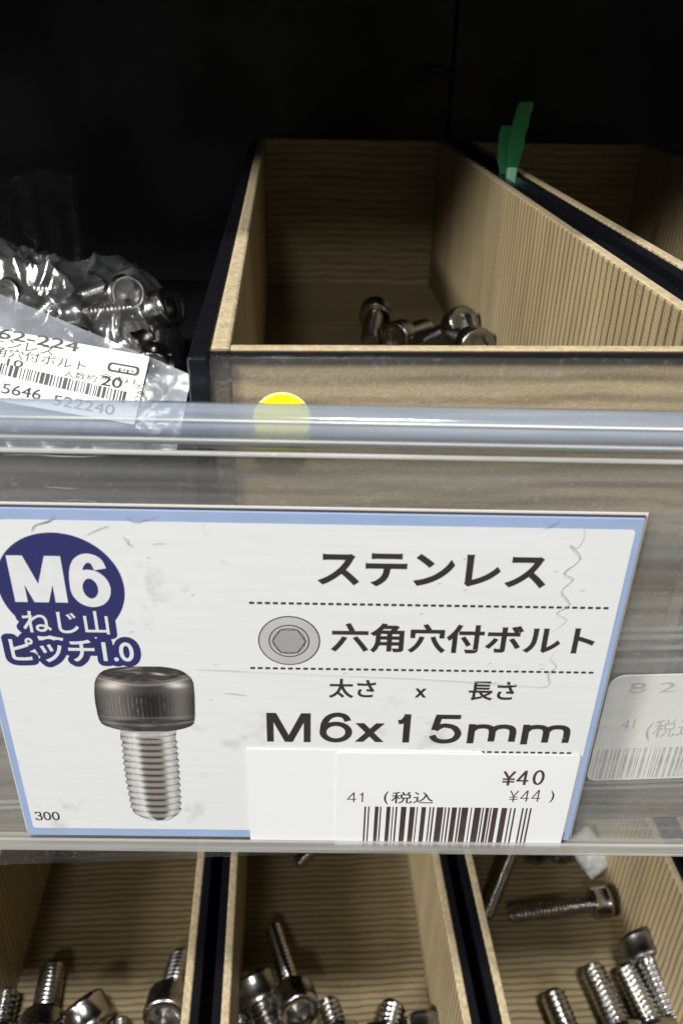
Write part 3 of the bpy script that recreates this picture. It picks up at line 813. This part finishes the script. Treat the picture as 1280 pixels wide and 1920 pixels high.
def bolt(kind, head, tip, label, group, mat='steel', spin=None, L=None):
    """head: centre of the head's top; tip: end of the shank (world mm)"""
    d, D, hh, pt = KIND[kind]
    v = Vector(head) - Vector(tip)
    L = L or max(6, v.length - hh)
    L = round(L)
    sm, hm = bolt_meshes(L, d, D, hh, pt, mat)
    q = v.to_track_quat('Z', 'Y') @ Matrix.Rotation(random.uniform(0, 6.28) if spin is None else spin, 4, 'Z').to_quaternion()
    t = thing('socket_bolt', Vector(head) - v.normalized() * (L + hh), label, 'bolt', group)
    t.rotation_mode = 'QUATERNION'; t.rotation_quaternion = q
    link('shank', sm, t); link('head', hm, t)
    return t
def bp2(kind, hpx, hz, tpx, tz, label, group, mat='steel', **kw):
    h = on_z(*hpx, hz); t = on_z(*tpx, tz)
    return bolt(kind, h, t, label, group, mat, **kw)
def bdir(kind, hpx, hz, az, el, L, label, group, mat='steel', **kw):
    """head top centre at a pixel and height; the shank runs off along azimuth / elevation"""
    d, D, hh, pt = KIND[kind]
    h = on_z(*hpx, hz)
    v = Vector((math.cos(R(az)) * math.cos(R(el)), math.sin(R(az)) * math.cos(R(el)), math.sin(R(el))))
    return bolt(kind, h, h + v * (L + hh), label, group, mat, L=L, **kw)

G1 = 'short bolts left in the upper bin'
FZ = ZF
bdir('small', (704, 580), FZ + 7.5, -100, -12, 15, 'short bolt left of the others in the upper bin, its shank toward the viewer', G1)
bdir('small', (737, 634), FZ + 5.2, 52, -5, 15, 'short bolt in the upper bin with its domed head turned to the viewer', G1)
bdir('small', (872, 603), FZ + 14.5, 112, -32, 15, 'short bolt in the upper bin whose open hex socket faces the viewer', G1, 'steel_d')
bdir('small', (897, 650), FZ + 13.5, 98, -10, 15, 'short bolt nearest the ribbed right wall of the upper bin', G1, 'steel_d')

G2 = 'bolts in the lower left bin'
F2 = LF
bp2('large', (-15, 1990), F2 + 6, (13, 1862), F2 + 9, 'bolt cut by the photo edge at the bottom left, only its thread showing', G2)
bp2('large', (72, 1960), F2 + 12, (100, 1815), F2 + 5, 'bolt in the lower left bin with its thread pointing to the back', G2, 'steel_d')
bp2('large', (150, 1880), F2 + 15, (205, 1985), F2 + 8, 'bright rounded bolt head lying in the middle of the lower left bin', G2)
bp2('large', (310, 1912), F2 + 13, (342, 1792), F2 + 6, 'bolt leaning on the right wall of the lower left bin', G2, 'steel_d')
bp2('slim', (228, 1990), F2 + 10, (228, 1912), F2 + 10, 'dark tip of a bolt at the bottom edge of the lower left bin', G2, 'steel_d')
G3 = 'bolts in the lower middle bin'
bp2('slim', (640, 1545), F2 + 5, (556, 1620), F2 + 3, 'bolt tip poking out below the card in the lower middle bin', G3)
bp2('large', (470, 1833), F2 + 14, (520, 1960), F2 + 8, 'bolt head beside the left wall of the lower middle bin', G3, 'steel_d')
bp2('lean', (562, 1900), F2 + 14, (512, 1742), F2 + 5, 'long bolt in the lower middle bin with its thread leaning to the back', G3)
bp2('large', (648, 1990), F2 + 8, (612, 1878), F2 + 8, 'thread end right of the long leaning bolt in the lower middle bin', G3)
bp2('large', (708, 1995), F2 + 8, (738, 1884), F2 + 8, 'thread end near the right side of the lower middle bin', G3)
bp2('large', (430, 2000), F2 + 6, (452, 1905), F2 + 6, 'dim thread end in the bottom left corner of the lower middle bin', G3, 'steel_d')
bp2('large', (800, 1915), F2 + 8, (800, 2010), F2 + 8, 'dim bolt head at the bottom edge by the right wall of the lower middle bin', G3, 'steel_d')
G4 = 'bolts in the lower right bin'
bp2('mid', (992, 1510), F2 + 12, (908, 1720), F2 + 3, 'slim bolt leaning down the left wall of the lower right bin', G4)
bp2('mid', (1141, 1690), F2 + 6, (955, 1716), F2 + 3.4, 'slim bolt lying on its side in the middle of the lower right bin', G4)
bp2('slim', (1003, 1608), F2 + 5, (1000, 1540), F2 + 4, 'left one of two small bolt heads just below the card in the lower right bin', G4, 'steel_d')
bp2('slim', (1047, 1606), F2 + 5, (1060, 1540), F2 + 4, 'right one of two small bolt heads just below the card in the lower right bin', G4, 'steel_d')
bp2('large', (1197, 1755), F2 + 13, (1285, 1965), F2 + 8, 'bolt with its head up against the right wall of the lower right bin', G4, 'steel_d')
bp2('large', (1090, 2000), F2 + 8, (1034, 1862), F2 + 8, 'thread end at the left of the row of shanks in the lower right bin', G4)
bp2('large', (1190, 1990), F2 + 8, (1108, 1815), F2 + 7, 'second shank from the left in the row in the lower right bin', G4)
bp2('large', (1255, 1985), F2 + 8, (1172, 1815), F2 + 7, 'shank just left of the upright bolt head in the lower right bin', G4)

# scrap of white plastic
p0 = on_z(1108, 1618, F2 + 8)
random.seed(5)
sc_ = MB().grid(9, 9, lambda u, v: ((u - 0.5) * 13, (v - 0.5) * 16, 2.5 * math.sin(u * 3.1) * math.sin(v * 2.7) + 0.8 * noise.noise(Vector((u * 4, v * 4, 1)))))
so = sc_.build('plastic_scrap', plain('crumpled_white_plastic', (0.55, 0.57, 0.58), 0.4, var=0.3, vscale=500), None, 30)
sm_ = so.modifiers.new('thick', 'SOLIDIFY'); sm_.thickness = 0.25 * S
so.location = (p0 + Vector((1, 5, 0))) * S; so.rotation_euler = (R(25), R(-12), R(28))
tag(so, 'crumpled scrap of white plastic below the card in the lower right bin', 'plastic scrap')

# ------------------------------------------------------------------ green tag on the divider
gp = on_z(958, 326, ZT + 0.3)
gx, gy = gp.x, gp.y
gt = thing('green_clip', (gx, gy, ZT - 6), 'green plastic clip standing on the divider between the two upper bins', 'clip')
def blade(x0, x1, z1, lean, y, name):
    m = MB(); rr = []
    for k in range(13):
        t = k / 12; z = 6 + (z1) * t; hw = (x1 - x0) / 2 * (0.55 + 0.45 * min(1, t * 3)) * (1 if t < 0.93 else 1 - (t - 0.93) * 3) * (1 + 0.07 * math.sin(t * 23 + x0))
        cx = (x0 + x1) / 2 + lean * t * t
        bend = -1.6 * t + 1.2 * math.sin(t * 3)
        rr.append([(cx - hw, y + bend, z), (cx, y + bend - 0.35, z), (cx + hw, y + bend, z), (cx + hw, y + bend + 0.5, z), (cx, y + bend + 0.25, z), (cx - hw, y + bend + 0.5, z)])
    m.rings(rr); return m.build(name, M['green'], gt, 35)
blade(-1.9, 2.4, 18.5, 1.3, 0, 'long_blade')
blade(-3.9, 0.4, 12.5, -0.7, 1.3, 'short_blade')
MB().box(-1.2, 1.4, -0.8, 1.8, 0, 8).build('clip_foot', plain('pale_green_plastic', (0.25, 0.5, 0.35), 0.35), gt, bevel=0.4)

# faint clip on the back panel
hk = on_y(812, 150, 344)
ho = MB().rings([[(a + math.cos(t * math.pi / 4) * 1.1 * 0, 0, 0) for t in range(8)] for a in (0, 1)])
m = MB(); rr = []
for k in range(15):
    t = k / 14; x = -8 + 16 * t; z = 3.5 * math.sin(t * 3.0); 
    rr.append([(x, -1.6 + 1.3 * math.cos(q * math.pi / 4), z + 1.6 * math.sin(q * math.pi / 4)) for q in range(8)])
m.rings(rr)
ho = m.build('wall_hook', plain('dark_green_hook', (0.002, 0.006, 0.004), 0.7), None, 50)
ho.location = hk * S
tag(ho, 'dark curved hook on the black back panel above the bins', 'hook')

# ------------------------------------------------------------------ clear bags at the left
def bag_mesh(wd, dp, hfun, nu=70, nv=56, low=0.15):
    """a closed pouch: an upper and a lower film that meet in a flat seam"""
    m = MB()
    def top(u, v):
        x = (u - 0.5) * wd; y = (v - 0.5) * dp
        return (x, y, low + 0.02 + hfun(u, v))
    def bot(u, v):
        e = min(u, 1 - u, v, 1 - v)
        return ((u - 0.5) * wd, (v - 0.5) * dp, low)
    m.grid(nu, nv, top)
    n = len(m.v); m.grid(12, 12, bot)
    return m
def edge_w(u, v, s=0.16):
    e = min(u, 1 - u, v, 1 - v) / s
    e = max(0, min(1, e)); return e * e * (3 - 2 * e)
def seg_ridge(x, y, a, b, ha, hb, slope):
    ax, ay = a; bx_, by = b; dx, dy = bx_ - ax, by - ay
    t = max(0, min(1, ((x - ax) * dx + (y - ay) * dy) / (dx * dx + dy * dy)))
    d = math.hypot(x - ax - t * dx, y - ay - t * dy)
    return ha + (hb - ha) * t - slope * d

SB = -88.4
B2 = on_z(150, 538, -58)          # the bag of bolts further back, on a heap
B2 = Vector((B2.x - 5, B2.y, SB))
bag2 = thing('bolt_bag', B2, 'crumpled clear bag full of bolts behind the labelled bag', 'bag')
W2, D2 = 70, 58
random.seed(23)
def dome(x, y):
    q = 1 - (abs(x - 0.5) / 30) ** 4 - (abs(y - 2) / 23) ** 2.2
    lump = 3.0 * noise.noise(Vector((x * 0.09, y * 0.09, 7)))
    return (34 + lump) * max(0, q) ** 0.5
bag_bolts = []
tries = 0
while len(bag_bolts) < 26 and tries < 4000:
    tries += 1
    x, y = random.uniform(-26, 25), random.uniform(-20, 12)
    d = dome(x, y)
    if d < 15 or any(math.hypot(x - b[0], (y - b[1])) + abs(d - 6 - b[2]) < 8.5 for b in bag_bolts): continue
    bag_bolts.append((x, y, d - 6.5, random.uniform(0, 360)))
def h2(u, v):
    x = (u - 0.5) * W2; y = (v - 0.5) * D2
    h = dome(x, y) + 0.5
    e = edge_w(u, v, 0.09)
    r1 = (1 - min(1, abs(noise.noise(Vector((x * 0.05 + y * 0.02, y * 0.07, 4)))) * 3.2)) ** 2 * 3.2
    r2 = (1 - min(1, abs(noise.noise(Vector((x * 0.11, y * 0.13 - x * 0.04, 9)))) * 2.6)) ** 2 * 1.7
    r3 = noise.noise(Vector((x * 0.4, y * 0.4, 2))) * 0.35
    tent = seg_ridge(x, y, (-16, 4), (-33, -16), 41, 30, 1.0); tent = max(tent, seg_ridge(x, y, (-16, 4), (4, -10), 41, 33, 1.1))
    h = max(h, tent if tent > 22 else 0)
    return max(0.06, (h + r1 + r2 + r3) * e) + 1.2 * r2 * (1 - e) * 0.3
bm2 = bag_mesh(W2, D2, h2, 150, 130).build('film', M['film'], bag2, 50)
for (x, y, z, a) in bag_bolts:
    c = Vector((B2.x + x, B2.y + y, SB + z))
    e = random.uniform(-25, 25)
    v = Vector((math.cos(R(a)) * math.cos(R(e)), math.sin(R(a)) * math.cos(R(e)), math.sin(R(e))))
    bolt('small', c + v * 9, c - v * 9, 'short steel bolt inside the crumpled clear bag', 'bolts inside the crumpled clear bag', 'steel', L=12)

# the labelled bag in front, leaning on a heap
c1 = on_y(120, 672, 128)
bag1 = bpy.data.objects.new('labelled_bag', None); COL.objects.link(bag1)
tag(bag1, 'cloudy plastic bag with a white barcode sticker, behind the clear rail at the left', 'bag')
# plane facing the viewer: x along the sticker's text, y up the sticker
nrm = Vector((0.05, -0.72, 0.69)).normalized()
tx = (on_y(242, 752, 128) - on_y(0, 700, 128)); tx = (tx - nrm * tx.dot(nrm)).normalized()
ty = nrm.cross(tx)
Mx = Matrix(((tx.x, ty.x, nrm.x, c1.x * S), (tx.y, ty.y, nrm.y, c1.y * S), (tx.z, ty.z, nrm.z, c1.z * S), (0, 0, 0, 1)))
bag1.matrix_world = Mx
def lp(px, py, off=0.0):
    """pixel -> (x, y) on the bag's own plane"""
    d = ray(px, py); o = c1 + nrm * off; p = d * (o.dot(nrm) / d.dot(nrm)) - o
    return (p.dot(tx), p.dot(ty))
e0 = lp(-60, 520); e1 = lp(358, 697); e2 = lp(330, 840); e3 = lp(-60, 840)
def b1(u, v):
    a = (e3[0] + (e2[0] - e3[0]) * u, e3[1] + (e2[1] - e3[1]) * u); b = (e0[0] + (e1[0] - e0[0]) * u, e0[1] + (e1[1] - e0[1]) * u)
    x = a[0] + (b[0] - a[0]) * v; y = a[1] + (b[1] - a[1]) * v
    e = edge_w(u, v, 0.3)
    return (x, y, -1.2 + 0.9 * e + 0.5 * (abs(noise.noise(Vector((x * 0.25, y * 0.25, 1)))) - 0.2) * (1 - 0.6 * e))
def b1b(u, v):
    x, y, z = b1(u, v); e = edge_w(u, v, 0.3)
    return (x, y, -1.6 - 9 * e)
mm = MB().grid(50, 30, b1); mm.grid(16, 12, b1b)
mm.build('film', M['film2'], bag1, 50)
def lpo(px, py): return lp(px, py, 0.5)
# sticker on the bag
q = [lpo(-70, 596), lpo(279, 676), lpo(274, 800), lpo(-70, 790)]
xa, xb = q[0][0], q[1][0]
ylo = q[2][1] ; yhi = (q[0][1] + q[1][1]) / 2
stk = MB().prism(lambda z: [(x, y, z) for x, y in rrect(xa, xb, ylo, yhi, (0.3,) * 4, 3)], 0.35, 0.5).build('barcode_sticker', M['paper'], bag1)
def btext(body, x, y, wd, h, bold=0.0, rot=0):
    """text on the sticker: left end at pixel (x, y) of its baseline, width and height in mm"""
    ox, oy = lpo(x, y); vs, fs = glyphs(body, bold); m = MB()
    gx0 = min(v[0] for v in vs); gx1 = max(v[0] for v in vs); gy0 = min(v[1] for v in vs); gy1 = max(v[1] for v in vs)
    for vx, vy, vz in vs:
        a = (vx - gx0) / (gx1 - gx0) * wd; b = (vy - gy0) / (gy1 - gy0) * h
        if rot: a, b = -b, a
        m.v.append((ox + a, oy + b, 0.54 + 0.01 * (vz / bold if bold else 0)))
    m.f = fs
    return m.build('lettering', M['ink'], stk)
def pxw(xa_, ya_, xb_, yb_):
    a = lpo(xa_, ya_); b = lpo(xb_, yb_); return math.hypot(b[0] - a[0], b[1] - a[1])
btext('4562-224', -62, 623, pxw(-62, 622, 144, 668), 1.75, 0.012)
btext('ステンレス', -50, 641, pxw(-50, 641, 98, 671), 1.5, 0.0)
btext('六角穴付ボルト', -46, 660, pxw(-46, 660, 160, 696), 1.7, 0.0)
btext('10', 12, 685, pxw(12, 685, 42, 690), 1.2, 0.012)
btext('入数約', 118, 706, pxw(118, 706, 180, 718), 1.2)
btext('20', 188, 722, pxw(188, 722, 227, 730), 1.7, 0.012)
btext('全ねじ', 184, 709, pxw(184, 709, 268, 729), 0.95)
btext('5646', 2, 737, pxw(2, 735, 76, 745), 1.7, 0.006)
btext('522240', 98, 759, pxw(98, 759, 212, 783), 1.7, 0.006)
btext('222AZ', 262, 765, pxw(262, 765, 264, 722), 1.0, 0.0, rot=1)
# recycling mark: rounded outline with a small bar beneath
ms = lpo(232, 692); m = MB()
m.prism(lambda z: [(ms[0] + x, ms[1] + y, z) for x, y in rrect(-2.5, 2.5, -0.8, 0.8, (0.6,) * 4, 4)], 0.52, 0.54)
m.build('recycling_mark', M['ink'], stk)
MB().prism(lambda z: [(ms[0] + x, ms[1] + y, z) for x, y in rrect(-2.05, 2.05, -0.46, 0.46, (0.4,) * 4, 4)], 0.55, 0.56).build('mark_centre', M['paper'], stk)
text_m = btext('PP', 222, 697, 2.4, 0.62, 0.01)
for v in text_m.data.vertices: v.co.z += 0.03 * S
bb = MB(); A = lpo(-60, 677); B = lpo(230, 744)
random.seed(11); x = A[0]; hb = 2.3
while x < B[0]:
    wd = random.choice((0.16, 0.16, 0.3, 0.5, 0.62)); yb = A[1] + (B[1] - A[1]) * (x - A[0]) / (B[0] - A[0])
    bb.prism(lambda z: [(x, yb - 0.95, z), (x + wd, yb - 0.95, z), (x + wd, yb + 0.95, z), (x, yb + 0.95, z)], 0.52, 0.54)
    x += wd + random.choice((0.16, 0.25, 0.35))
bb.build('barcode', M['ink'], stk)

# tall dark bag standing at the back left
c3 = on_y(30, 350, 335)
bag3 = thing('standing_bag', (c3.x, 325, SB), 'dim clear bag standing against the black back panel at the far left', 'bag')
def b3(u, v):
    x = (u - 0.5) * 46; z = 44 * v * (1 - 0.25 * abs(u - 0.8)); 
    return (x, -8 * math.sin(math.pi * min(1, u)) * (1 - v) + 3 * (abs(noise.noise(Vector((x * 0.12, z * 0.12, 5)))) - 0.2) * 1.5, z)
mm = MB().grid(40, 40, b3)
mm.grid(12, 12, lambda u, v: ((u - 0.5) * 46, 6, 44 * v * (1 - 0.25 * abs(u - 0.8))))
mm.build('film', M['film3'], bag3, 50)
